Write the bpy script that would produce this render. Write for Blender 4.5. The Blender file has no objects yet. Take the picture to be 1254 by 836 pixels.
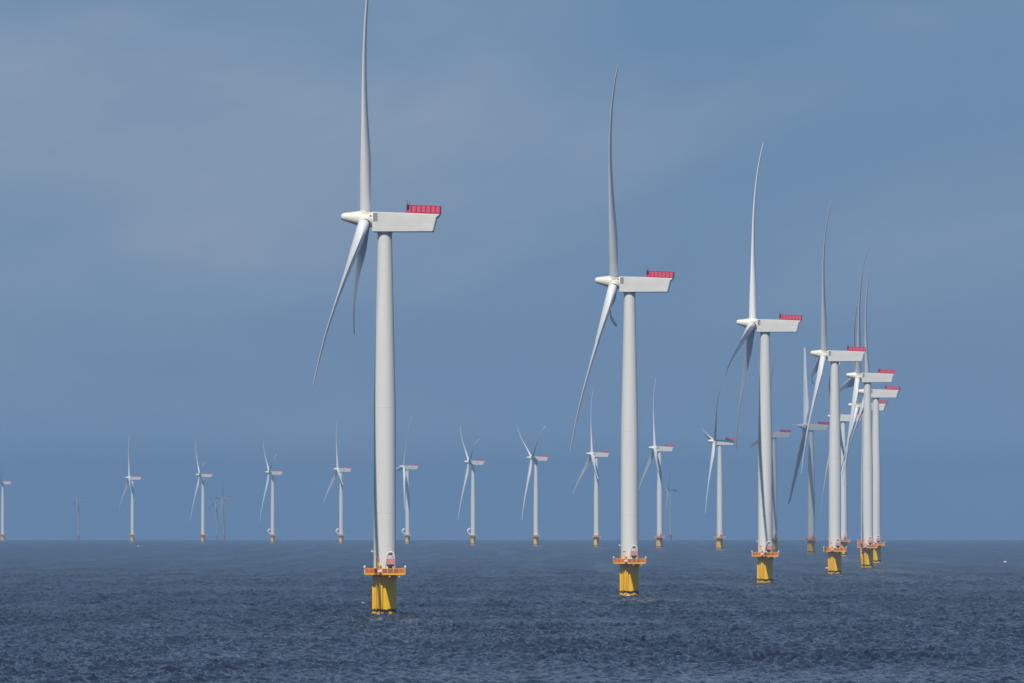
import bpy, bmesh, math, random
import numpy as np
from mathutils import Matrix, Vector

rad = math.radians
random.seed(7)
rng = np.random.default_rng(11)
scene = bpy.context.scene
COL = scene.collection

# ------------------------------------------------------------------ camera
F_PX = 11000.0            # focal length in pixels of a 1254 px wide frame
CAM_H = 19.8              # eye height above the water
R_E = 7.4e6               # earth radius with standard refraction
DIP = math.sqrt(2 * CAM_H / R_E)
cam_d = bpy.data.cameras.new('camera')
cam = bpy.data.objects.new('camera', cam_d)
COL.objects.link(cam)
cam_d.sensor_width = 36.0
cam_d.lens = 36.0 * F_PX / 1254.0
cam_d.clip_start = 1.0
cam_d.clip_end = 90000.0
cam.location = (0, 0, CAM_H)
cam.rotation_euler = (rad(90) + math.atan((660.6 - 418.0) / F_PX) - DIP, 0, 0)
scene.camera = cam

# ------------------------------------------------------------------ sun, sky, exposure
SUN_EL, SUN_AZ = rad(50), rad(17.2)          # from behind the camera, a little to the left
to_sun = Vector((-math.sin(SUN_AZ) * math.cos(SUN_EL), -math.cos(SUN_AZ) * math.cos(SUN_EL), math.sin(SUN_EL)))
sun_d = bpy.data.lights.new('sun', 'SUN')
sun_d.energy = 4.2
sun_d.angle = rad(0.53)
sun_d.color = (1.0, 0.945, 0.85)
sun = bpy.data.objects.new('sun', sun_d)
COL.objects.link(sun)
sun.rotation_euler = (-to_sun).to_track_quat('-Z', 'Y').to_euler()
sun.location = to_sun * 500

world = bpy.data.worlds.new('World')
scene.world = world
world.use_nodes = True
wn, wl = world.node_tree.nodes, world.node_tree.links
wn.clear()
w_out = wn.new('ShaderNodeOutputWorld')
w_bg = wn.new('ShaderNodeBackground')
w_bg.inputs['Strength'].default_value = 0.1
wl.new(w_bg.outputs[0], w_out.inputs[0])
sky = wn.new('ShaderNodeTexSky')
sky.sky_type = 'NISHITA'
sky.sun_disc = False
sky.sun_elevation = SUN_EL
sky.sun_rotation = math.atan2(to_sun.x, to_sun.y)
sky.air_density = 1.0
sky.dust_density = 0.3
sky.ozone_density = 2.0
# the thin grey-blue veil of cloud that lies over the whole sky
tc = wn.new('ShaderNodeTexCoord')
mp = wn.new('ShaderNodeMapping')
mp.inputs['Scale'].default_value = (8.0, 8.0, 20.0)
mp.inputs['Location'].default_value = (48.92, 43.62, 14.26)
wl.new(tc.outputs['Generated'], mp.inputs['Vector'])
nz = wn.new('ShaderNodeTexNoise')
nz.inputs['Scale'].default_value = 1.0
nz.inputs['Detail'].default_value = 7.0
nz.inputs['Roughness'].default_value = 0.52
nz.inputs['Distortion'].default_value = 0.35
wl.new(mp.outputs[0], nz.inputs['Vector'])
cr = wn.new('ShaderNodeValToRGB')
cr.color_ramp.interpolation = 'EASE'
cr.color_ramp.elements[0].position = 0.36
cr.color_ramp.elements[0].color = (0.72, 1.78, 3.70, 1)
cr.color_ramp.elements[1].position = 0.74
cr.color_ramp.elements[1].color = (2.75, 3.25, 4.40, 1)
wl.new(nz.outputs['Fac'], cr.inputs['Fac'])
mx = wn.new('ShaderNodeMix')
mx.data_type = 'RGBA'
mx.inputs[0].default_value = 0.88
wl.new(sky.outputs[0], mx.inputs[6])
wl.new(cr.outputs[0], mx.inputs[7])
wl.new(mx.outputs[2], w_bg.inputs['Color'])

vs = scene.view_settings
vs.view_transform = 'Standard'
vs.look = 'None'
vs.exposure = 0.0
vs.gamma = 1.0
scene.cycles.use_denoising = True
scene.cycles.max_bounces = 6
scene.cycles.volume_bounces = 0
scene.cycles.use_adaptive_sampling = False
scene.cycles.sample_clamp_direct = 2.5
scene.cycles.sample_clamp_indirect = 2.5

# ------------------------------------------------------------------ materials
def new_mat(name):
    m = bpy.data.materials.new(name)
    m.use_nodes = True
    nt = m.node_tree
    b = nt.nodes['Principled BSDF']
    return m, nt, b

def paint(name, col, col2, rough=0.45, scale=0.6, stretch=(1, 1, 0.25), bump=0.0, bscale=1.2, spec=0.35):
    m, nt, b = new_mat(name)
    N, L = nt.nodes, nt.links
    t = N.new('ShaderNodeTexCoord')
    mp = N.new('ShaderNodeMapping')
    mp.inputs['Scale'].default_value = stretch
    L.new(t.outputs['Object'], mp.inputs[0])
    n = N.new('ShaderNodeTexNoise')
    n.inputs['Scale'].default_value = scale
    n.inputs['Detail'].default_value = 6
    n.inputs['Roughness'].default_value = 0.6
    L.new(mp.outputs[0], n.inputs['Vector'])
    r = N.new('ShaderNodeValToRGB')
    r.color_ramp.elements[0].position = 0.34
    r.color_ramp.elements[0].color = (*col2, 1)
    r.color_ramp.elements[1].position = 0.62
    r.color_ramp.elements[1].color = (*col, 1)
    L.new(n.outputs['Fac'], r.inputs[0])
    L.new(r.outputs[0], b.inputs['Base Color'])
    b.inputs['Roughness'].default_value = rough
    b.inputs['Specular IOR Level'].default_value = spec
    if bump > 0:
        n2 = N.new('ShaderNodeTexNoise')
        n2.inputs['Scale'].default_value = bscale
        n2.inputs['Detail'].default_value = 2
        L.new(t.outputs['Object'], n2.inputs['Vector'])
        bp = N.new('ShaderNodeBump')
        bp.inputs['Strength'].default_value = 1.0
        bp.inputs['Distance'].default_value = bump
        L.new(n2.outputs['Fac'], bp.inputs['Height'])
        L.new(bp.outputs[0], b.inputs['Normal'])
    return m

M = {}
M['tower'] = paint('tower_paint', (0.72, 0.715, 0.68), (0.665, 0.66, 0.62), 0.5, 0.35, (1, 1, 0.06))
M['blade'] = paint('blade_gelcoat', (0.75, 0.75, 0.735), (0.70, 0.70, 0.685), 0.38, 0.3, (1, 1, 0.2))
M['spinner'] = paint('spinner_gelcoat', (0.80, 0.78, 0.68), (0.73, 0.71, 0.60), 0.42, 0.5)
M['nacelle'] = paint('nacelle_gelcoat', (0.72, 0.71, 0.665), (0.64, 0.63, 0.58), 0.45, 0.5, (0.5, 1, 1), 0.03, 1.1)
M['grey'] = paint('grey_grille', (0.33, 0.34, 0.36), (0.27, 0.28, 0.30), 0.6)
M['dark'] = paint('dark_rubber', (0.02, 0.02, 0.024), (0.012, 0.012, 0.014), 0.6)
M['red'] = paint('red_paint', (0.60, 0.018, 0.060), (0.50, 0.014, 0.045), 0.5)
M['pink'] = paint('faded_red_mesh', (0.70, 0.15, 0.23), (0.60, 0.07, 0.13), 0.7, 2.0, (1, 1, 1))
M['slat'] = paint('pale_red_slat', (0.74, 0.30, 0.29), (0.62, 0.20, 0.20), 0.7, 2.0, (1, 1, 1))
M['cabinet'] = paint('faded_red_cabinet', (0.74, 0.38, 0.36), (0.62, 0.22, 0.21), 0.7, 2.5, (0.6, 1, 3))
M['orange'] = paint('orange_mesh', (0.80, 0.155, 0.022), (0.68, 0.10, 0.016), 0.65, 1.2, (1, 1, 0.6))
M['rust'] = paint('weathered_orange_mesh', (0.50, 0.115, 0.06), (0.36, 0.08, 0.05), 0.7, 1.6, (1, 1, 0.6))  # browner version of the orange, on a few railing panels
M['gold'] = paint('yellow_steel', (0.90, 0.52, 0.0), (0.80, 0.44, 0.0), 0.65, 0.9, (1, 1, 0.3))
M['white'] = paint('white_paint', (0.80, 0.80, 0.79), (0.70, 0.70, 0.69), 0.45)
M['seam'] = paint('seam_grey', (0.60, 0.60, 0.575), (0.55, 0.55, 0.53), 0.6)
M['brown'] = paint('brown_sealant', (0.42, 0.36, 0.31), (0.36, 0.30, 0.26), 0.7)
M['logo'] = paint('dull_red_print', (0.50, 0.16, 0.22), (0.45, 0.13, 0.18), 0.6)
M['foam'] = paint('sea_foam', (0.80, 0.82, 0.83), (0.62, 0.66, 0.70), 0.9)
M['cloud'] = paint('thin_cloud', (0.86, 0.86, 0.87), (0.80, 0.80, 0.82), 1.0, 0.002, (1, 1, 1))
_b = M['cloud'].node_tree.nodes['Principled BSDF']
_b.inputs['Alpha'].default_value = 0.34
M['veil'] = M['cloud'].copy()
M['veil'].name = 'veil_cloud'
M['veil'].node_tree.nodes['Principled BSDF'].inputs['Alpha'].default_value = 0.38

# yellow steel with a belt of dark weed just above the water
def yellow_foundation():
    m, nt, b = new_mat('yellow_foundation_paint')
    N, L = nt.nodes, nt.links
    t = N.new('ShaderNodeTexCoord')
    n = N.new('ShaderNodeTexNoise')
    n.inputs['Scale'].default_value = 0.9
    n.inputs['Detail'].default_value = 6
    mp = N.new('ShaderNodeMapping'); mp.inputs['Scale'].default_value = (1, 1, 0.22)
    L.new(t.outputs['Object'], mp.inputs[0]); L.new(mp.outputs[0], n.inputs['Vector'])
    r = N.new('ShaderNodeValToRGB')
    r.color_ramp.elements[0].position = 0.32; r.color_ramp.elements[0].color = (0.82, 0.445, 0.0, 1)
    r.color_ramp.elements[1].position = 0.66; r.color_ramp.elements[1].color = (0.93, 0.555, 0.0, 1)
    L.new(n.outputs['Fac'], r.inputs[0])
    sx = N.new('ShaderNodeSeparateXYZ'); L.new(t.outputs['Object'], sx.inputs[0])
    n2 = N.new('ShaderNodeTexNoise'); n2.inputs['Scale'].default_value = 1.3; n2.inputs['Detail'].default_value = 4
    L.new(t.outputs['Object'], n2.inputs['Vector'])
    ma = N.new('ShaderNodeMath'); ma.operation = 'MULTIPLY_ADD'
    L.new(n2.outputs['Fac'], ma.inputs[0]); ma.inputs[1].default_value = 1.3; L.new(sx.outputs['Z'], ma.inputs[2])
    mr = N.new('ShaderNodeMapRange'); L.new(ma.outputs[0], mr.inputs[0])
    mr.inputs[1].default_value = 0.0; mr.inputs[2].default_value = 4.0
    g = N.new('ShaderNodeValToRGB')
    e = g.color_ramp.elements
    e[0].position = 0.30; e[0].color = (0.12, 0.12, 0.12, 1)
    e[1].position = 0.345; e[1].color = (1, 1, 1, 1)
    a = e.new(0.455); a.color = (1, 1, 1, 1)
    a = e.new(0.50); a.color = (0.0, 0.0, 0.0, 1)
    L.new(mr.outputs[0], g.inputs[0])
    mxc = N.new('ShaderNodeMix'); mxc.data_type = 'RGBA'
    L.new(g.outputs[0], mxc.inputs[0]); L.new(r.outputs[0], mxc.inputs[6])
    mxc.inputs[7].default_value = (0.018, 0.014, 0.008, 1)
    L.new(mxc.outputs[2], b.inputs['Base Color'])
    b.inputs['Roughness'].default_value = 0.65
    b.inputs['Specular IOR Level'].default_value = 0.15
    return m
M['yellow'] = yellow_foundation()

def sea_mat():
    m, nt, b = new_mat('sea_water')
    N, L = nt.nodes, nt.links
    b.inputs['Base Color'].default_value = (0.011, 0.0145, 0.024, 1)
    b.inputs['Roughness'].default_value = 0.06
    b.inputs['IOR'].default_value = 1.333
    t = N.new('ShaderNodeTexCoord')
    def noise(scale3, detail, rough=0.55):
        mp = N.new('ShaderNodeMapping'); mp.inputs['Scale'].default_value = scale3
        L.new(t.outputs['Object'], mp.inputs[0])
        n = N.new('ShaderNodeTexNoise'); n.inputs['Scale'].default_value = 1.0
        n.inputs['Detail'].default_value = detail; n.inputs['Roughness'].default_value = rough
        L.new(mp.outputs[0], n.inputs['Vector'])
        return n.outputs['Fac']
    ripple = noise((0.60, 0.40, 0.5), 4)
    # gusts: patches where the chop is steeper
    gust = noise((0.30, 0.012, 0.1), 3, 0.6)
    gust2 = noise((0.11, 0.0032, 0.1), 3, 0.6)
    mr = N.new('ShaderNodeMapRange'); L.new(gust, mr.inputs[0])
    mr.inputs[1].default_value = 0.30; mr.inputs[2].default_value = 0.70; mr.inputs[3].default_value = 0.1; mr.inputs[4].default_value = 1.9
    mr2 = N.new('ShaderNodeMapRange'); L.new(gust2, mr2.inputs[0])
    mr2.inputs[1].default_value = 0.3; mr2.inputs[2].default_value = 0.7; mr2.inputs[3].default_value = 0.2; mr2.inputs[4].default_value = 1.8
    mu = N.new('ShaderNodeMath'); mu.operation = 'MULTIPLY'; L.new(mr.outputs[0], mu.inputs[0]); L.new(mr2.outputs[0], mu.inputs[1])
    gust3 = noise((0.06, 0.0009, 0.1), 3, 0.65)
    mr3 = N.new('ShaderNodeMapRange'); L.new(gust3, mr3.inputs[0])
    mr3.inputs[1].default_value = 0.32; mr3.inputs[2].default_value = 0.68; mr3.inputs[3].default_value = 0.15; mr3.inputs[4].default_value = 1.85
    mu3 = N.new('ShaderNodeMath'); mu3.operation = 'MULTIPLY'; L.new(mu.outputs[0], mu3.inputs[0]); L.new(mr3.outputs[0], mu3.inputs[1])
    mu = mu3
    fc = N.new('ShaderNodeAttribute'); fc.attribute_name = 'fine_chop'      # share of the chop too fine for the mesh
    fm = N.new('ShaderNodeMath'); fm.operation = 'MULTIPLY_ADD'; sq0 = N.new('ShaderNodeMath'); sq0.operation = 'POWER'; L.new(fc.outputs['Fac'], sq0.inputs[0]); sq0.inputs[1].default_value = 2.0
    L.new(sq0.outputs[0], fm.inputs[0])
    fm.inputs[1].default_value = 3.0; fm.inputs[2].default_value = 0.0
    rm = N.new('ShaderNodeMath'); rm.operation = 'MULTIPLY_ADD'
    sq = N.new('ShaderNodeMath'); sq.operation = 'POWER'; L.new(fc.outputs['Fac'], sq.inputs[0]); sq.inputs[1].default_value = 3.0
    L.new(sq.outputs[0], rm.inputs[0]); rm.inputs[1].default_value = 0.16; rm.inputs[2].default_value = 0.03
    L.new(rm.outputs[0], b.inputs['Roughness'])
    mu2 = N.new('ShaderNodeMath'); mu2.operation = 'MULTIPLY'; L.new(mu.outputs[0], mu2.inputs[0]); L.new(fm.outputs[0], mu2.inputs[1])
    bp = N.new('ShaderNodeBump'); bp.inputs['Strength'].default_value = 1.0
    L.new(mu2.outputs[0], bp.inputs['Distance'])
    L.new(ripple, bp.inputs['Height'])
    L.new(bp.outputs[0], b.inputs['Normal'])
    return m
M['sea'] = sea_mat()

# ------------------------------------------------------------------ mesh helpers
def me_from(name, verts, faces, mats, smooth=False, fmat=None):
    me = bpy.data.meshes.new(name)
    me.from_pydata([tuple(v) for v in verts], [], faces)
    for m in (mats if isinstance(mats, (list, tuple)) else [mats]):
        me.materials.append(M[m])
    if fmat:
        me.polygons.foreach_set('material_index', fmat)
    if smooth:
        me.polygons.foreach_set('use_smooth', [True] * len(me.polygons))
        me.set_sharp_from_angle(angle=rad(40))
    me.update()
    return me

class MB:
    def __init__(s):
        s.v, s.f, s.m = [], [], []
    def add(s, verts, faces, mi=0):
        o = len(s.v)
        s.v += [tuple(v) for v in verts]
        s.f += [tuple(i + o for i in f) for f in faces]
        s.m += [mi] * len(faces)
        return s
    def box(s, c, d, mi=0, rz=0.0):
        hx, hy, hz = d[0] / 2, d[1] / 2, d[2] / 2
        ca, sa = math.cos(rz), math.sin(rz)
        vs_ = []
        for z in (-hz, hz):
            for x, y in ((-hx, -hy), (hx, -hy), (hx, hy), (-hx, hy)):
                vs_.append((c[0] + x * ca - y * sa, c[1] + x * sa + y * ca, c[2] + z))
        return s.add(vs_, [(3, 2, 1, 0), (4, 5, 6, 7), (0, 1, 5, 4), (1, 2, 6, 5), (2, 3, 7, 6), (3, 0, 4, 7)], mi)
    def tube(s, pts, r, n=10, mi=0, caps=True):
        pts = [Vector(p) for p in pts]
        rr = r if isinstance(r, (list, tuple)) else [r] * len(pts)
        rings = []
        prev = None
        for i, p in enumerate(pts):
            t = (pts[min(i + 1, len(pts) - 1)] - pts[max(i - 1, 0)]).normalized()
            a = prev if prev is not None else (Vector((0, 0, 1)) if abs(t.z) < 0.9 else Vector((1, 0, 0)))
            u = (a - t * a.dot(t)).normalized()
            prev = u
            w = t.cross(u)
            rings.append([p + (u * math.cos(k * 2 * math.pi / n) + w * math.sin(k * 2 * math.pi / n)) * rr[i] for k in range(n)])
        vs_ = [q for g in rings for q in g]
        fs = []
        for i in range(len(pts) - 1):
            for k in range(n):
                a, b_ = i * n + k, i * n + (k + 1) % n
                fs.append((a, b_, b_ + n, a + n))
        if caps:
            fs.append(tuple(reversed(range(n))))
            fs.append(tuple((len(pts) - 1) * n + k for k in range(n)))
        return s.add(vs_, fs, mi)
    def lathe(s, prof, n=48, mi=0, axis='Z', caps=True):
        vs_ = []
        for r, z in prof:
            for k in range(n):
                a = 2 * math.pi * k / n
                if axis == 'Z':
                    vs_.append((r * math.cos(a), r * math.sin(a), z))
                else:
                    vs_.append((z, r * math.cos(a), r * math.sin(a)))
        fs = []
        for i in range(len(prof) - 1):
            for k in range(n):
                a, b_ = i * n + k, i * n + (k + 1) % n
                fs.append((a, b_, b_ + n, a + n))
        if caps:
            fs.append(tuple(reversed(range(n))))
            fs.append(tuple((len(prof) - 1) * n + k for k in range(n)))
        return s.add(vs_, fs, mi)
    def prism(s, poly, z0, z1, mi=0):
        n = len(poly)
        vs_ = [(x, y, z0) for x, y in poly] + [(x, y, z1) for x, y in poly]
        fs = [tuple(reversed(range(n))), tuple(range(n, 2 * n))]
        fs += [(k, (k + 1) % n, (k + 1) % n + n, k + n) for k in range(n)]
        return s.add(vs_, fs, mi)
    def mesh(s, name, mats, smooth=False):
        return me_from(name, s.v, s.f, mats, smooth, s.m)

def link(name, me, parent=None, mat=None):
    o = bpy.data.objects.new(name, me)
    COL.objects.link(o)
    if parent is not None:
        o.parent = parent
    if mat is not None:
        o.matrix_local = mat
    return o

# ------------------------------------------------------------------ the sea: one curved sheet past the horizon, waves displaced
def build_sea():
    n = 96
    rows = []
    r = 4.0
    while r < 1000: rows.append(r); r += min(r * 0.07, max(0.7, (1000 - r) * 0.08))
    kr_, kv_ = np.log([1000, 1500, 2400, 5000, 12000, 30000]), np.log([0.00060, 0.00062, 0.00085, 0.0022, 0.008, 0.02])
    while r < 30000: rows.append(r); r += r * math.exp(np.interp(math.log(r), kr_, kv_))
    rows = np.array(rows)
    fine = np.linspace(-0.0612, 0.0612, 545)
    right = 0.0612 + np.cumsum(np.geomspace(0.0003, 0.42, 28))
    right = 0.0612 + (right - 0.0612) / (right[-1] - 0.0612) * (math.pi - 0.0612)
    ang = np.concatenate([-right[::-1][1:], fine, right])      # wraps at +-pi
    nr, na = len(rows), len(ang)
    A, Rr = np.meshgrid(ang, rows)
    X = Rr * np.sin(A); Y = Rr * np.cos(A)
    Z = -(Rr ** 2) / (2 * R_E)
    # wave components
    lam = np.geomspace(1.2, 14.0, n) * rng.uniform(0.95, 1.05, n)
    th = rad(30) + rng.normal(0, rad(52), n)
    ph = rng.uniform(0, 2 * math.pi, n)
    slope = 0.098 * np.where(lam > 3.4, (3.4 / lam) ** 1.4, 1.0) * rng.uniform(0.6, 1.4, n)
    amp = slope * lam / (2 * math.pi)
    dR = np.gradient(rows)[:, None] * np.ones((1, na))
    dA = np.abs(np.gradient(ang))[None, :] * Rr
    H = np.zeros_like(X); DX = np.zeros_like(X); DY = np.zeros_like(X)
    # slow gusts: wave height varies over tens of metres
    G = np.ones_like(X)
    for k in range(14):
        l = rng.uniform(40, 260); t = rng.uniform(0, 2 * math.pi)
        G += 0.07 * np.sin((X * math.cos(t) * 1.0 + Y * math.sin(t) * 0.7) * 2 * math.pi / l + rng.uniform(0, 6.28))
    G = np.clip(G, 0.45, 1.7)
    print('SEA', nr, na, nr * na)
    sA, cA = np.sin(A), np.cos(A)
    lost = np.zeros_like(X)
    for k in range(n):
        kx, ky = math.cos(th[k]), math.sin(th[k])
        kr = np.abs(kx * sA + ky * cA) ; kt = np.abs(kx * cA - ky * sA)
        w = np.clip(1.7 - (kr * dR + kt * dA) * 1.3 / lam[k], 0, 1)
        w2 = np.clip(1.7 - (kr * dR + kt * dA) * 2.4 / lam[k], 0, 1)
        lost += slope[k] ** 2 * (1 - w2 * w2)
        if w.max() <= 0: continue
        p = (X * kx + Y * ky) * (2 * math.pi / lam[k]) + ph[k]
        a = amp[k] * w * G
        H += a * np.cos(p)
        s_ = a * np.sin(p)
        DX -= 0.8 * kx * s_; DY -= 0.8 * ky * s_
    X = X + DX; Y = Y + DY; Z = Z + H
    co = np.stack([X, Y, Z], -1).reshape(-1, 3).astype(np.float32)
    i = np.arange(nr - 1)[:, None] * na + np.arange(na - 1)[None, :]
    q = np.stack([i, i + na, i + na + 1, i + 1], -1).reshape(-1, 4)[:, ::-1]
    j = np.arange(nr - 1) * na
    seam = np.stack([j + na - 1, j + na - 1 + na, j + na, j], -1)[:, ::-1]
    # centre fan closing the sheet below the viewer
    c = len(co)
    co = np.concatenate([co, np.array([[0, 0, 0]], np.float32)])
    quads = np.concatenate([q, seam]).astype(np.int32)
    fan = np.stack([np.full(na, c), np.roll(np.arange(na), -1), np.arange(na)], -1).astype(np.int32)
    me = bpy.data.meshes.new('sea')
    me.vertices.add(len(co)); me.vertices.foreach_set('co', co.ravel())
    nl = quads.size + fan.size
    me.loops.add(nl)
    me.loops.foreach_set('vertex_index', np.concatenate([quads.ravel(), fan.ravel()]))
    npol = len(quads) + len(fan)
    me.polygons.add(npol)
    st = np.concatenate([np.arange(len(quads)) * 4, quads.size + np.arange(len(fan)) * 3]).astype(np.int32)
    me.polygons.foreach_set('loop_start', st)
    me.polygons.foreach_set('use_smooth', np.ones(npol, bool))
    me.materials.append(M['sea'])
    fine_ = np.sqrt(lost / np.sum(slope ** 2)).reshape(-1)
    at = me.attributes.new('fine_chop', 'FLOAT', 'POINT')
    at.data.foreach_set('value', np.concatenate([fine_, [1.0]]).astype(np.float32))
    me.update(calc_edges=True); me.validate()
    o = link('sea', me)
    o['kind'] = 'structure'
    o['label'] = 'dark blue choppy sea reaching to the horizon'
    return o
build_sea()

# ------------------------------------------------------------------ turbine meshes
HUB_Z, HUB_X = 82.7, -4.05
TILT = rad(5.8)
DECK = 8.72

def blade_mesh(name, loaded, low=False):
    secs = [0.9, 2.0, 3.2, 4.5, 6.0, 7.5, 9.0, 10.5, 12.0, 14.0, 16.5, 19, 22, 25, 28, 31, 34, 37, 40, 43, 46, 49, 51.5, 54, 56, 57.6, 58.8, 59.5, 59.85, 60.0]
    rk = np.array([0, 3, 6, 9, 12, 16, 22, 30, 40, 50, 56, 59, 60.0])
    ck = np.array([2.35, 2.38, 2.75, 3.55, 4.05, 3.95, 3.4, 2.75, 2.15, 1.65, 1.45, 1.15, 0.5])
    tk = np.array([1.0, .99, .80, .56, .44, .36, .29, .25, .23, .22, .22, .24, .24])
    bk = np.array([0, 0.02, .35, .75, 1, 1, 1, 1, 1, 1, 1, 1, 1.0])
    wk = np.array([17, 17, 17, 16, 14.5, 12, 9, 6, 3.5, 1.5, .6, .2, 0])
    n = 28
    vs_, fs = [], []
    for z in secs:
        c = np.interp(z, rk, ck); tr = np.interp(z, rk, tk); b = np.interp(z, rk, bk); tw = -rad(np.interp(z, rk, wk) + 7.0)
        piv = 0.5 * (1 - b) + 0.30 * b
        off = -0.108 * z if loaded else 0.0
        if low: off = -0.088 * z
        if loaded and z > 18: off += (2.0e-5 if low else 4.6e-5) * (z - 18) ** 3
        for k in range(n):
            ph = 2 * math.pi * k / n
            u = (1 - math.cos(ph)) / 2
            sgn = 1 if ph < math.pi else -1
            yc = abs(math.sin(ph)) / 2
            ya = 5 * (0.2969 * math.sqrt(u) - 0.126 * u - 0.3516 * u * u + 0.2843 * u ** 3 - 0.1036 * u ** 4)
            th = (yc * (1 - b) + ya * b) * tr * c * sgn
            cam_ = b * 0.035 * c * 4 * u * (1 - u)
            y = (u - piv) * c; x = th + cam_
            vs_.append((x * math.cos(tw) - y * math.sin(tw) + off, x * math.sin(tw) + y * math.cos(tw), z))
    for i in range(len(secs) - 1):
        for k in range(n):
            a, b2 = i * n + k, i * n + (k + 1) % n
            fs.append((a, a + n, b2 + n, b2))
    fs.append(tuple(range(n))); fs.append(tuple(reversed([(len(secs) - 1) * n + k for k in range(n)])))
    return me_from(name, vs_, fs, 'blade', True)
ME = {}
ME['blade'] = blade_mesh('blade', True)
ME['blade_low'] = blade_mesh('blade_low', True, True)     # less wind near the water: bends less
ME['blade_idle'] = blade_mesh('blade_idle', False)

# spinner and hub (axis along X, nose at -X), blade collars
def hub_mesh():
    mb = MB()
    mb.lathe([(0.06, -5.2), (0.40, -5.14), (0.64, -4.96), (0.80, -4.65), (0.91, -4.2), (1.10, -3.3), (1.31, -2.4), (1.54, -1.5), (1.70, -0.8),
              (1.78, 0.0), (1.76, 0.7), (1.66, 1.25), (1.52, 1.58)], 40, 0, 'X')
    o = mb.mesh('rotor_hub', ['spinner'], True)
    return o
def collar_mesh():
    mb = MB()
    mb.lathe([(1.42, 0.9), (1.40, 1.62), (1.34, 1.72), (1.22, 1.74)], 36, 0)
    mb.lathe([(1.205, 1.5), (1.205, 1.82)], 36, 1)
    return mb.mesh('blade_collar', ['spinner', 'dark'], True)
ME['hub'] = hub_mesh(); ME['collar'] = collar_mesh()
mb = MB(); mb.lathe([(1.36, 1.5), (1.36, 2.05)], 32, 0, 'X'); ME['hub_neck'] = mb.mesh('hub_neck', ['dark'], True)
mb = MB(); mb.box((0, 0, 0), (0.34, 0.1, 0.3)); ME['hub_hatch'] = mb.mesh('hub_hatch', ['dark'])

# nacelle, origin on the tower axis at hub height
def nacelle_mesh():
    prof = [(-2.55, -2.62), (-2.45, 1.28), (-2.3, 1.44), (4.6, 1.22), (11.55, 0.92), (11.62, 0.78), (10.9, 0.12), (10.22, -2.55), (10.05, -2.74), (-2.4, -2.74)]
    bm = bmesh.new()
    rings = [[bm.verts.new((x, y, z)) for x, z in prof] for y in (-2.1, 2.1)]
    n = len(prof)
    bm.faces.new(rings[0]); bm.faces.new(list(reversed(rings[1])))
    for k in range(n):
        a, b_ = k, (k + 1) % n
        bm.faces.new((rings[0][b_], rings[0][a], rings[1][a], rings[1][b_]))
    bmesh.ops.recalc_face_normals(bm, faces=bm.faces)
    bmesh.ops.bevel(bm, geom=[e for e in bm.edges if abs(e.calc_face_angle(0)) > rad(50)], offset=0.11, segments=3, affect='EDGES')
    me = bpy.data.meshes.new('nacelle')
    bm.to_mesh(me); bm.free()
    me.materials.append(M['nacelle'])
    me.polygons.foreach_set('use_smooth', [True] * len(me.polygons))
    me.set_sharp_from_angle(angle=rad(25))
    return me
ME['nacelle'] = nacelle_mesh()
mb = MB()
mb.box((0, 0, 0), (0.9, 0.05, 1.75))
for k in range(8):
    mb.box((0, -0.035, -0.76 + k * 0.215), (0.8, 0.04, 0.09))
ME['vent'] = mb.mesh('vent_grille', ['grey'])
mb = MB(); mb.lathe([(1.62, -3.05), (1.62, -2.70)], 40, 0); ME['yaw'] = mb.mesh('yaw_ring', ['tower'], True)
mb = MB(); mb.box((0, 0, 0), (0.04, 0.03, 3.9)); ME['nseam'] = mb.mesh('panel_joint', ['seam'])
# hoist platform on the roof of the nacelle
mb = MB(); mb.box((0, 0, 0), (7.15, 3.9, 0.1)); ME['hdeck'] = mb.mesh('hoist_deck', ['red'])
def rail_panel(w, h, frame, fill, name, t=0.05):
    mb = MB(); b = 0.17
    mb.box((0, 0, b / 2), (w, t, b), 0); mb.box((0, 0, h - b / 2), (w, t, b), 0)
    mb.box((-w / 2 + b / 2, 0, h / 2), (b, t, h - 2 * b), 0); mb.box((w / 2 - b / 2, 0, h / 2), (b, t, h - 2 * b), 0)
    mb.box((0, 0.004, h / 2), (w - 2 * b, t * 0.4, h - 2 * b), 1)
    return mb.mesh(name, [frame, fill])
ME['hpanel'] = rail_panel(1.0, 1.58, 'red', 'pink', 'railing_panel')
ME['hend'] = rail_panel(1.26, 1.58, 'red', 'pink', 'end_panel')
mb = MB(); mb.box((0, 0, 0.85), (0.12, 0.12, 1.7)); ME['hpost'] = mb.mesh('railing_post', ['red'])
mb = MB(); mb.tube([(0, 0, 0), (0, 0, 2.2)], 0.05, 8); mb.box((0.25, 0, 1.9), (0.6, 0.05, 0.05)); mb.box((0.5, 0, 2.05), (0.12, 0.12, 0.3)); mb.box((0.22, -0.3, 1.15), (0.5, 0.3, 0.95))
ME['mast'] = mb.mesh('sensor_mast', ['dark'])
mb = MB(); mb.tube([(0, 0, 2.2), (0, 0, 2.6)], 0.07, 8); ME['beacon'] = mb.mesh('beacon', ['red'])

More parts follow.
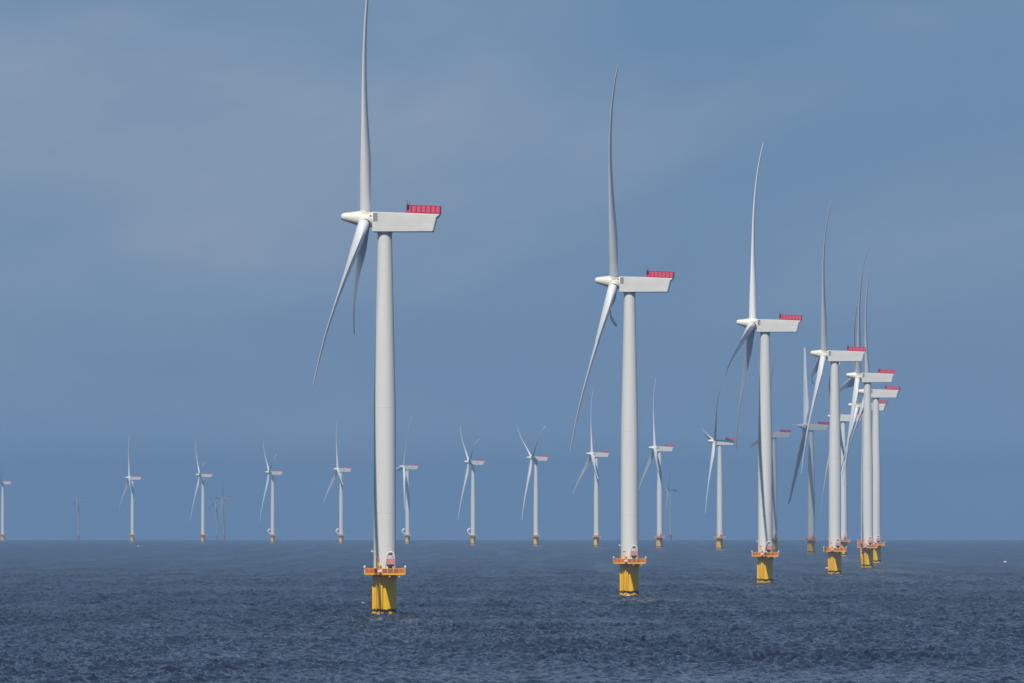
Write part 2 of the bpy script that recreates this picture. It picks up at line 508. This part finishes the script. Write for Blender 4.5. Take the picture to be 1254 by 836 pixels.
# tower
def tower_mesh(seg):
    mb = MB()
    prof = [(2.36, DECK), (2.36, DECK + 0.35), (2.33, DECK + 0.37), (2.33, 21.2), (2.31, 30), (2.30, 43.4), (2.08, 53.4), (1.86, 63), (1.62, 73.5), (1.50, 79.0), (1.48, 80.05)]
    mb.lathe(prof, seg, 0)
    return mb.mesh('tower', ['tower'], True)
ME['tower'] = tower_mesh(72)
for nm, z, r in (('fl_a', 21.3, 2.334), ('fl_b', 43.4, 2.305)):
    mb = MB(); mb.lathe([(r, z - 0.05), (r, z + 0.05)], 72, 0); ME[nm] = mb.mesh('flange_joint', ['seam'], True)
mb = MB()
mb.tube([(-2.2, -0.5, 13.15), (-2.62, -0.55, 13.3)], 0.06, 6, 0); mb.lathe([(0.001, 0), (0.15, 0.02), (0.17, 0.2), (0.1, 0.34), (0.001, 0.36)], 10, 0)
mb.v = [v if i < 12 else (v[0] - 2.68, v[1] - 0.55, v[2] + 13.2) for i, v in enumerate(mb.v)]
ME['lantern'] = mb.mesh('lantern', ['white'], True)

# foundation
mb = MB()
mb.lathe([(2.45, -7), (2.45, 7.6), (2.62, 7.75), (2.62, 8.05), (2.45, 8.1), (2.45, 8.44)], 64, 0)
ME['found'] = mb.mesh('foundation', ['yellow'], True)
def fender(x):
    mb = MB(); y = -math.sqrt(max(0.1, 2.45 ** 2 - x * x)) if abs(x) < 2.4 else -0.5
    yo = y - 0.30
    mb.tube([(x * 0.96, y + 0.05, 6.55), (x, yo + 0.1, 6.35), (x, yo, 5.9), (x, yo, 3), (x, yo, -4)], 0.21, 12)
    for z in (1.7, 4.2):
        mb.tube([(x, yo, z), (x * 0.96, y + 0.1, z + 0.1)], 0.14, 8)
    return mb.mesh('fender_tube', ['yellow'], True)
ME['fend_a'] = fender(-2.42); ME['fend_b'] = fender(-0.62)
mb = MB()
for x in (-1.78, -1.26):
    mb.tube([(x, -2.2, -2), (x, -2.2, 8.4)], 0.07, 8)
for k in range(26):
    mb.box((-1.52, -2.2, -1.6 + k * 0.385), (0.5, 0.05, 0.05))
ME['ladder'] = mb.mesh('ladder', ['yellow'])
mb = MB(); mb.tube([(-1.05, -2.42, -3), (-1.05, -2.42, 6.9), (-1.05, -2.3, 7.6)], 0.16, 8); ME['jtube'] = mb.mesh('cable_tube', ['yellow'], True)

# platform
POLY = [(-4.1, -1.8), (-2.3, -3.95), (-0.55, -3.95), (-0.55, -8.1), (4.1, -8.1), (4.1, 1.8), (1.9, 4.1), (-1.9, 4.1), (-4.1, 1.8)]
mb = MB(); mb.prism(POLY, 8.45, DECK)
ME['deck'] = mb.mesh('platform', ['gold'])
mb = MB()
mb.box((0, -5.2, 8.30), (0.16, 5.6, 0.28)); mb.box((0, -7.9, 8.1), (0.3, 0.3, 0.2))
ME['bracket'] = mb.mesh('bracket', ['gold'])
mb = MB(); mb.box((0, 0, 0.56), (0.10, 0.10, 1.12)); ME['post'] = mb.mesh('railing_post', ['gold'])
PANEL_SPECS = []
for i in range(len(POLY)):
    a, b = Vector(POLY[i]), Vector(POLY[(i + 1) % len(POLY)])
    d = b - a; n = max(1, round(d.length / 1.18)); w = d.length / n
    for k in range(n):
        c = a + d * ((k + 0.5) / n)
        PANEL_SPECS.append((c.x, c.y, math.atan2(d.y, d.x), w - 0.13, a.x + d.x * k / n, a.y + d.y * k / n))
_pc = {}
def panel_me(w, kind):
    key = (round(w, 2), kind)
    if key not in _pc:
        mb = MB()
        mb.box((0, 0, 0.56), (w, 0.05, 0.90), 0)
        mb.box((0, 0, 1.05), (w, 0.07, 0.08), 1); mb.box((0, 0, 0.07), (w, 0.07, 0.08), 1)
        _pc[key] = mb.mesh('railing_panel', [kind, 'gold'])
    return _pc[key]
mb = MB(); mb.tube([(0, 0, 0), (0, 0, 1.35)], 0.04, 6); mb.lathe([(0.02, 1.35), (0.2, 1.42), (0.22, 1.75), (0.05, 1.9)], 10)
ME['lamp'] = mb.mesh('marker_lamp', ['white'], True)
mb = MB()
for x in (-0.35, 0.35):
    mb.box((x, 0, 1.45), (0.12, 0.12, 2.9))
for z in (1.5, 2.2, 2.85):
    mb.box((0, 0, z), (0.6, 0.08, 0.1))
mb.box((0, -0.02, 1.9), (0.58, 0.05, 0.45))
ME['gate'] = mb.mesh('ladder_gate', ['gold'])
mb = MB(); mb.box((0, 0, 2.95), (0.7, 0.3, 0.4)); ME['gatehead'] = mb.mesh('gate_box', ['orange'])

# davit crane: dark pedestal, reddish cabinet, white arched arm with block
mb = MB(); mb.lathe([(0.75, 0), (0.75, 0.25), (0.45, 0.4), (0.45, 1.5)], 16); mb.box((0, 0, 1.72), (1.5, 0.9, 0.42)); ME['cr_base'] = mb.mesh('davit_crane', ['dark'])
mb = MB()
mb.box((0, 0, 2.55), (1.85, 0.9, 1.1), 0)
for k in range(4):
    mb.box((0, -0.47, 2.14 + k * 0.27), (1.7, 0.05, 0.10), 1)
ME['cr_cab'] = mb.mesh('cabinet', ['cabinet', 'slat'])
def arc(pts, r0, r1, name, n=12):
    mb = MB(); mb.tube(pts, [r0 + (r1 - r0) * i / (len(pts) - 1) for i in range(len(pts))], n)
    return mb.mesh(name, ['white'], True)
ME['cr_arm'] = arc([(-1.15, -0.3, 1.3), (-1.0, -0.4, 2.2), (-0.82, -0.5, 3.2), (-0.6, -0.55, 4.0), (-0.25, -0.6, 4.45), (0.2, -0.65, 4.55), (0.6, -0.7, 4.3), (0.82, -0.7, 3.7), (0.9, -0.7, 3.1)], 0.24, 0.10, 'boom_arm')
mb = MB(); mb.box((0.0, -0.62, 4.05), (0.75, 0.35, 0.34)); mb.box((0.35, -0.62, 4.2), (0.5, 0.25, 0.2)); ME['cr_block'] = mb.mesh('hook_block', ['dark'])
mb = MB(); mb.box((0, 0, 0), (1.5, 0.7, 0.5)); mb.box((-0.9, 0, -0.1), (0.3, 0.5, 0.3)); ME['cr_skid'] = mb.mesh('winch_box', ['white'])
# arm swung out to the side, as on part of the far row
ME['cr_out'] = arc([(-2.6, -0.8, 8.8), (-3.3, -1.0, 10.6), (-4.4, -1.1, 11.6), (-5.3, -1.1, 12.4), (-5.6, -1.1, 13.4), (-5.1, -1.1, 14.5), (-4.2, -1.1, 15.2), (-3.0, -1.0, 15.7)], 0.5, 1.25, 'boom_arm', 10)
# red print on the side of some nacelles: too far to read, a row of short marks
mb = MB()
for k, w in enumerate((0.55, 0.25, 0.55, 0.75, 0.55, 0.65, 0.55)):
    mb.box((-2.4 + k * 0.8, 0, 0), (w, 0.03, 0.62))
ME['logo'] = mb.mesh('printed_mark', ['logo'])

T_ = Matrix.Translation
def RX(a): return Matrix.Rotation(a, 4, 'X')
def RY(a): return Matrix.Rotation(a, 4, 'Y')
def RZ(a): return Matrix.Rotation(a, 4, 'Z')

def dist_for_hub(y):
    t = 660.6 - y
    lo, hi = 500.0, 60000.0
    for _ in range(80):
        mid = (lo + hi) / 2
        v = F_PX * ((HUB_Z - CAM_H) / mid - mid / (2 * R_E) + DIP)
        if v > t: lo = mid
        else: hi = mid
    return lo

def turbine(x, yhub, az, s, label, group, detail=2, idle=False, pitch=0.0, swung=False, logo=False, plat=0.0):
    d = dist_for_hub(yhub)
    px = (x - 627.0) / F_PX * d
    beta = math.atan2(px, d)
    psi = math.asin(s)
    root = bpy.data.objects.new('wind_turbine', None)
    COL.objects.link(root)
    root.empty_display_size = 5
    root.location = (px, d, -(px * px + d * d) / (2 * R_E))
    root.rotation_euler = (0, 0, -beta)
    root['label'] = label; root['category'] = 'wind turbine'; root['group'] = group
    I = Matrix.Identity(4)
    # foundation and platform
    PR = RZ(rad(plat))
    fo = link('foundation', ME['found'], root, PR)
    if detail >= 1:
        link('fender_tube', ME['fend_a'], fo); link('fender_tube', ME['fend_b'], fo)
        link('ladder', ME['ladder'], fo); link('cable_tube', ME['jtube'], fo)
    pl = link('platform', ME['deck'], root, PR)
    for x_ in (1.0, 3.05):
        if detail >= 1: link('bracket', ME['bracket'], pl, T_((x_, 0, 0)))
    for i, (cx, cy, rz, w, ax, ay) in enumerate(PANEL_SPECS):
        kind = 'rust' if i in (4, 7, 8, 9, 13) else 'orange'
        link('railing_panel', panel_me(w, kind), pl, T_((cx, cy, DECK + 0.004)) @ RZ(rz))
        if detail >= 1: link('railing_post', ME['post'], pl, T_((ax, ay, DECK + 0.002)))
    if detail >= 1:
        for lx, ly in ((-4.25, -1.9), (4.28, -8.0), (-4.2, 1.9), (4.28, 1.8)):
            link('marker_lamp', ME['lamp'], pl, T_((lx, ly, DECK - 0.25)))
        g = link('ladder_gate', ME['gate'], root, PR @ T_((-1.45, -3.5, DECK)))
        link('gate_box', ME['gatehead'], g)
        cr = link('davit_crane', ME['cr_base'], root, PR @ T_((1.15, -5.2, DECK + 0.002)))
        link('cabinet', ME['cr_cab'], cr)
        link('boom_arm', ME['cr_arm'], cr); link('hook_block', ME['cr_block'], cr)
        link('winch_box', ME['cr_skid'], cr, T_((-1.6, 0.4, 0.6)))
    if swung:
        link('boom_arm', ME['cr_out'], root)
    # tower
    tw = link('tower', ME['tower'], root, RZ(rad(17 * len(label) % 360)))
    if detail >= 1:
        link('flange_joint', ME['fl_a'], tw); link('flange_joint', ME['fl_b'], tw)
        ln = link('lantern', ME['lantern'], root)
    # nacelle
    NM = RZ(psi) @ T_((0, 0, HUB_Z))
    na = link('nacelle', ME['nacelle'], root, NM)
    link('yaw_ring', ME['yaw'], na)
    link('vent_grille', ME['vent'], na, T_((-1.85, -2.115, 0.33)))
    if detail >= 2:
        for jx in (2.2, 6.3):
            link('panel_joint', ME['nseam'], na, T_((jx, -2.092, -0.75)))
    if logo:
        link('printed_mark', ME['logo'], na, T_((3.6, -2.11, -0.7)))
    hp = link('hoist_platform', ME['hdeck'], root, NM @ T_((8.15, 0, 1.14)) @ RY(rad(2.3)))
    for k in range(7):
        for y_ in (-1.93, 1.93):
            link('railing_panel', ME['hpanel'], hp, T_((-3.0 + k * 1.005, y_, 0.052)))
    for x_ in (-3.52, 3.52):
        for k in range(3):
            link('railing_panel', ME['hend'], hp, T_((x_, -1.25 + k * 1.25, 0.052)) @ RZ(rad(90)))
    if detail >= 1:
        for k in range(8):
            link('railing_post', ME['hpost'], hp, T_((-3.5 + k * 1.0, -1.98, 0.051)))
        ms = link('sensor_mast', ME['mast'], hp, T_((-3.45, -1.7, 0.06)))
        link('beacon', ME['beacon'], hp, T_((-3.45, -1.7, 0.06)))
    # rotor
    HM = NM @ T_((HUB_X, 0, 0)) @ RY(TILT)
    hb = link('rotor_hub', ME['hub'], root, HM)
    link('hub_neck', ME['hub_neck'], hb)
    if detail >= 1:
        link('hub_hatch', ME['hub_hatch'], hb, T_((1.1, -1.55, 0.75)) @ RX(rad(-25)))
    for k in range(3):
        a = rad(az + 120 * k)
        link('blade_collar', ME['collar'], hb, RX(a))
        link('blade', ME['blade_idle'] if idle else ME['blade_low' if math.cos(a) < -0.25 else 'blade'], root, HM @ RX(a) @ (RY(rad(-6.4)) if idle else I) @ RZ(-rad(pitch)))
    return root, d

GA = 'turbines of the near row receding to the right'
GB = 'small turbines of the far row along the horizon'
GC = 'faint turbines beyond the far row'
NEAR = [
    (471.2, 268.5, 7, -0.065, 'largest and nearest white wind turbine on a yellow foundation, left of centre'),
    (771.0, 345.7, 20, -0.08, 'second largest white wind turbine, right of centre, its upper blade wholly in view'),
    (937.0, 396.8, -12, -0.055, 'third turbine of the near row, a blade shadow running down its white tower'),
    (1022.3, 433.0, 20, 0.0, 'fourth turbine of the near row, left of the crowded group at right'),
    (1062.3, 459.8, 23.6, 0.07, 'fifth turbine of the near row, frontmost of the overlapping pair at far right'),
    (1072.6, 479.5, 14, -0.10, 'sixth turbine of the near row, rightmost nacelle of the crowded group'),
    (1059.5, 496.0, 27, -0.09, 'seventh turbine of the near row, its tower hidden behind the fifth'),
]
for x, y, a, s, lab in NEAR:
    turbine(x, y, a, s, lab, GA)
FAR = [
    (3.4, 590.0, 55, 0.15, 'small turbine cut off by the left edge of the picture', {}),
    (162.2, 584.3, -14, 0.13, 'small hazy turbine, second from the left edge in the far row', {}),
    (248.6, 581.0, 76, 0.14, 'small hazy turbine, third from the left edge in the far row', {}),
    (334.0, 577.8, 70, 0.17, 'small turbine, fourth from left, white crane arm swung out at its foot', dict(swung=True, logo=True)),
    (417.8, 574.1, -12, 0.21, 'small turbine just left of the largest tower, crane arm swung out', dict(swung=True, logo=True)),
    (499.1, 570.9, 23, 0.27, 'small turbine just right of the largest tower, one blade behind it', dict(swung=True, logo=True)),
    (579.3, 565.1, 68, 0.20, 'small far turbine with one curved blade up to the right, crane arm swung out', dict(swung=True, logo=True)),
    (656.3, 560.1, 60, 0.26, 'small far turbine with two blades raised in a V, midway between the two big towers', {}),
    (730.3, 555.2, -7, 0.21, 'small far turbine just left of the second largest tower', {}),
    (807.7, 548.0, -11, 0.16, 'small far turbine just right of the second largest tower', {}),
    (881.4, 539.8, 40, 0.12, 'small sunlit turbine just left of the third near tower', {}),
    (947.8, 530.5, 20, 0.16, 'grey shaded turbine almost hidden behind the third near tower', {}),
    (993.5, 521.2, -30, -0.03, 'grey shaded idle turbine with broad turned blades, left of the fourth near tower', dict(idle=True, pitch=100)),
    (1032.5, 509.7, 66, -0.05, 'white turbine partly hidden behind the fourth near tower', {}),
]
for x, y, a, s, lab, kw in FAR:
    _, dd = turbine(x, y, a, s, lab, GB, detail=1 if x > 800 else 0, **kw)
GHOST = [
    (96.2, 610.8, 5, 0.2, 'very faint grey turbine between the two leftmost small turbines'),
    (274.4, 608.4, 30, 0.2, 'faint ghostly turbine, taller of the pair right of the third small turbine'),
    (265.9, 614.3, 15, 0.2, 'faint ghostly turbine, shorter of the pair right of the third small turbine'),
    (821.0, 600.0, 40, 0.2, 'faint ghostly turbine behind and right of the second largest tower'),
]
GD = []
for x, y, a, s, lab in GHOST:
    _, dd = turbine(x, y, a, s, lab, GC, detail=0)
    GD.append((x, dd))
print('GHOST', GD)

# ------------------------------------------------------------------ foam: scattered whitecaps and wash at the nearest foundations
def build_foam():
    mb = MB()
    def patch(x, y, w, l, h, z0=0.0):
        n = 14
        zc = -(x * x + y * y) / (2 * R_E) + z0
        vs_ = [(x, y, zc + h)]
        for ring, (rr, zz) in enumerate(((0.55, 0.75), (1.0, -0.6))):
            for k in range(n):
                a = 2 * math.pi * k / n
                q = rr * random.uniform(0.6, 1.2)
                vs_.append((x + math.cos(a) * w * q, y + math.sin(a) * l * q, zc + h * zz * random.uniform(0.6, 1.2)))
        fs = [(0, 1 + k, 1 + (k + 1) % n) for k in range(n)]
        fs += [(1 + k, 1 + n + k, 1 + n + (k + 1) % n, 1 + (k + 1) % n) for k in range(n)]
        mb.add(vs_, fs)
    def at(px, py):
        t = (py - 660.6) / F_PX + DIP
        lo, hi = 300.0, 17000.0
        for _ in range(60):
            m_ = (lo + hi) / 2
            if CAM_H / m_ + m_ / (2 * R_E) > t: lo = m_
            else: hi = m_
        return (px - 627.0) / F_PX * lo, lo
    for px, py, w, h in ((169, 668, 2.2, 0.6), (1230, 687.5, 1.3, 0.8), (444, 738.5, 0.7, 0.45), (1012, 695, 1.0, 0.5),
                         (397, 740, 0.7, 0.4)):
        x, y = at(px, py)
        patch(x, y, w * 0.5, w * 0.8, h * 0.55, 0.1)
        patch(x + w * 0.5, y + 1, w * 0.3, w * 0.5, h * 0.4, 0.1)
    for x, yh, a, s, lab in NEAR[:2]:
        d = dist_for_hub(yh)
        cx = (x - 627.0) / F_PX * d
        for k in range(7):
            a = random.uniform(-2.6, -1.2)
            rr = random.uniform(2.6, 3.4)
            patch(cx + math.cos(a) * rr - 0.4, d + math.sin(a) * rr, random.uniform(0.15, 0.4), random.uniform(0.3, 0.6), random.uniform(0.15, 0.4), 0.05)
    o = link('sea_foam', mb.mesh('sea_foam', ['foam'], True))
    o['kind'] = 'stuff'; o['label'] = 'scattered white foam on the wave crests'; o['category'] = 'foam'
build_foam()

# ------------------------------------------------------------------ unseen clouds above the frame whose shade falls on the far turbines
def cloud(cx, cy, cz, ax, ay, az_, seed, label, mat='cloud'):
    bm = bmesh.new()
    bmesh.ops.create_icosphere(bm, subdivisions=5, radius=1.0)
    r_ = np.random.default_rng(seed)
    ks = r_.normal(0, 1, (26, 3)); ks /= np.linalg.norm(ks, axis=1)[:, None]
    fr = r_.uniform(2, 13, 26); ph = r_.uniform(0, 6.28, 26)
    for v in bm.verts:
        p = np.array(v.co)
        b_ = sum(math.sin(float(ks[i] @ p) * fr[i] + ph[i]) / fr[i] for i in range(26))
        q = 1.0 + 0.20 * b_
        z = p[2] * (1.0 if p[2] > 0 else 0.3)
        v.co = (p[0] * q * ax, p[1] * q * ay, z * q * az_)
    me = bpy.data.meshes.new('cloud'); bm.to_mesh(me); bm.free()
    me.materials.append(M[mat]); me.polygons.foreach_set('use_smooth', [True] * len(me.polygons))
    o = link('cloud', me); o.location = (cx, cy, cz)
    o['kind'] = 'structure'; o['label'] = label
hgt = 1200.0
k = hgt / to_sun.z
cloud(60 + to_sun.x * k, 6270 + to_sun.y * k, hgt, 900, 430, 160, 3, 'low white cloud high over the shaded turbines')
hgt = 1700.0
k = hgt / to_sun.z
cloud(0 + to_sun.x * k, 17800 + to_sun.y * k, hgt, 5200, 3700, 300, 5, 'broad flat cloud far out over the horizon', 'veil')  # out of view; spread and opacity set to dim the faintest turbines

# ------------------------------------------------------------------ the air
mh = bpy.data.materials.new('haze_air')
mh.use_nodes = True
N, L = mh.node_tree.nodes, mh.node_tree.links
N.clear()
ho = N.new('ShaderNodeOutputMaterial')
pv = N.new('ShaderNodeVolumePrincipled')
pv.inputs['Color'].default_value = (0.36, 0.62, 0.95, 1)
pv.inputs['Density'].default_value = 5.2e-5
pv.inputs['Anisotropy'].default_value = 0.0
L.new(pv.outputs[0], ho.inputs['Volume'])
mb = MB()
zb = -(30200.0 ** 2) / (2 * R_E) - 3.0
mb.box((0, 0, (zb + 155) / 2), (60800, 60800, 155 - zb))
me = mb.mesh('haze', ['sea']); me.materials.clear(); me.materials.append(mh)
hz = link('haze', me)
hz['kind'] = 'stuff'; hz['label'] = 'thin blue sea haze over the whole water'; hz['category'] = 'haze'
